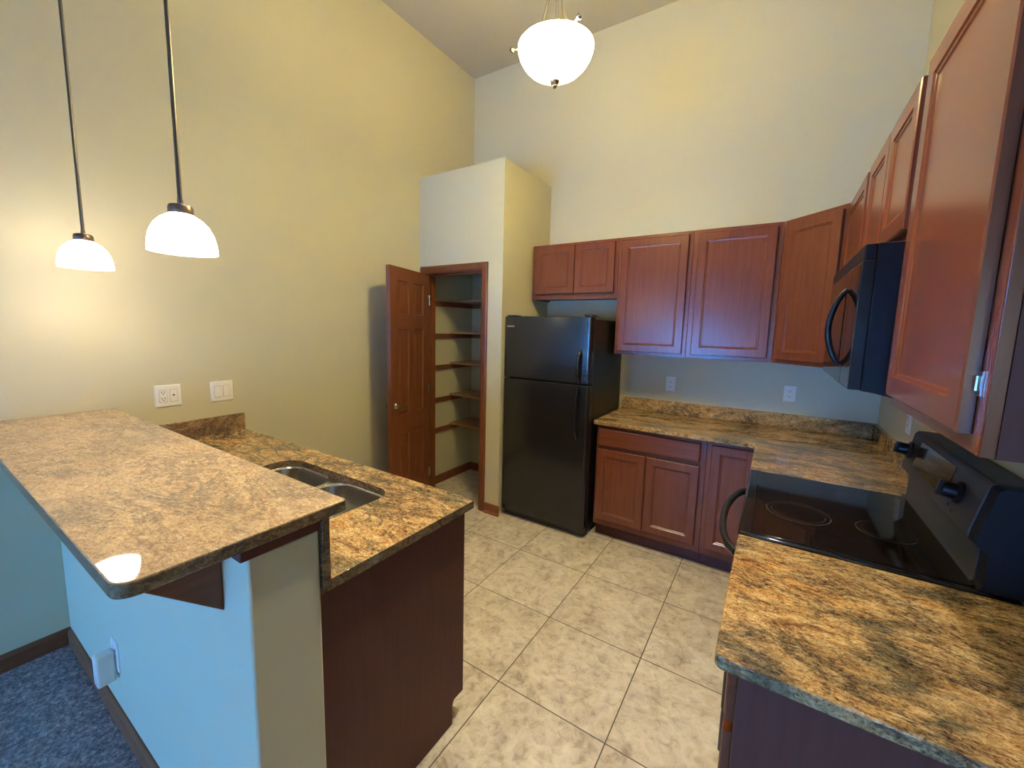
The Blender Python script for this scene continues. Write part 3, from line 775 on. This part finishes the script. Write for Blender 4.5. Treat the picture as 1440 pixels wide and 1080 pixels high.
# ------------------------------------------------------------------ outlets and switches (local: x right, z up, front at -y)
def plate(name, label, loc, rotz, wd, h, parts, group='white wall plates'):
    t = thing(name, label, 'outlet' if 'outlet' in name else 'switch', loc, rotz, group, local=True)
    def L(i, y): return [(-wd/2+i, y, -h/2+i), (wd/2-i, y, -h/2+i), (wd/2-i, y, h/2-i), (-wd/2+i, y, h/2-i)]
    obj('plate', MB().rings([L(0, -.0005), L(0, -.003), L(.004, -.0065)]), M['white'], t)
    for kind, cx in parts:
        if kind != 'duplex': obj('seam', MB().box(cx-.0178, cx+.0178, -.0067, -.0063, -.0345, .0345), M['seam'], t)
        if kind == 'duplex':
            for dz in (.020, -.020):
                b = MB().prism(rrect(cx-.017, cx+.017, dz-.0145, dz+.0145, .007, 4), -.0085, -.0062, 'y')
                r = obj('receptacle', b, M['white'], t, bevel=.0006)
                s = MB()
                for sx in (-.0065, .0065): s.box(cx+sx-.0012, cx+sx+.0012, -.0090, -.0080, dz-.001, dz+.008)
                s.lathe([(0, -.0090), (.0024, -.0090), (.0024, -.0080), (0, -.0080)], (cx, 0, dz-.008), 10, 'y')
                obj('slots', s, M['slot'], r)
        elif kind == 'rocker':
            b = MB().prism([(-.0062, -.033), (-.0062, .033), (-.0075, .033), (-.0125, -.031)], cx-.0165, cx+.0165, 'x')
            obj('rocker', b, M['white'], t, bevel=.0008)
        elif kind == 'dimmer':
            obj('rocker', MB().box(cx-.0165, cx+.0165, -.0085, -.0062, -.033, .033), M['white'], t, bevel=.0008)
            obj('slider', MB().box(cx+.006, cx+.012, -.0105, -.0086, -.02, .022), M['white'], t, bevel=.0006)
        elif kind == 'jack':
            obj('insert', MB().box(cx-.0165, cx+.0165, -.0078, -.0062, -.033, .033), M['white'], t, bevel=.0006)
            obj('jack', MB().lathe([(0, -.0105), (.0045, -.0105), (.0045, -.0076), (0, -.0076)], (cx, 0, .002), 14, 'y'), M['slot'], t)
        elif kind == 'decor':
            b = MB().box(cx-.0165, cx+.0165, -.0085, -.0062, -.033, .033); r = obj('receptacle', b, M['white'], t, bevel=.0006)
            s = MB()
            for dz in (.017, -.017):
                for sx in (-.0065, .0065): s.box(cx+sx-.0014, cx+sx+.0014, -.0090, -.0080, dz, dz+.009)
                s.lathe([(0, -.0090), (.0027, -.0090), (.0027, -.0080), (0, -.0080)], (cx, 0, dz-.006), 10, 'y')
            obj('slots', s, M['slot'], r)
    return t
# facing +x on the left wall: local -y must map to +x -> rotate +90
plate('wall_outlet', 'double white plate with socket and round jack on the left wall above the bar', (.0, -2.661, 1.170), PI/2, .118, .118, [('decor', -.023), ('jack', .023)])
plate('light_switch', 'double white rocker switch plate on the left wall above the small splash', (.0, -2.402, 1.165), PI/2, .118, .120, [('rocker', -.023), ('dimmer', .023)])
plate('wall_outlet', 'white duplex outlet on the back wall nearest the fridge', (2.071, 0, 1.155), 0, .074, .120, [('duplex', 0)])
plate('wall_outlet', 'white duplex outlet on the back wall nearer the corner', (2.877, 0, 1.160), 0, .074, .114, [('duplex', 0)])
plate('wall_outlet', 'white outlet plate on the right wall between splash and cabinet, seen edge on', (XR, -.70, 1.155), R90, .074, .118, [('duplex', 0)])
plate('wall_outlet', 'low white outlet on the daylit half wall under the bar', (.762, YW0, .318), 0, .074, .118, [('duplex', 0)])
def adapter():
    t = thing('plug_adapter', 'white plug-in block in the low outlet under the bar', 'plug', (.762, YW0-.0092, .285))
    obj('housing', MB().box(.738, .786, YW0-.062, YW0-.0092, .225, .345), M['white'], t, bevel=.008, seg=3)
adapter()
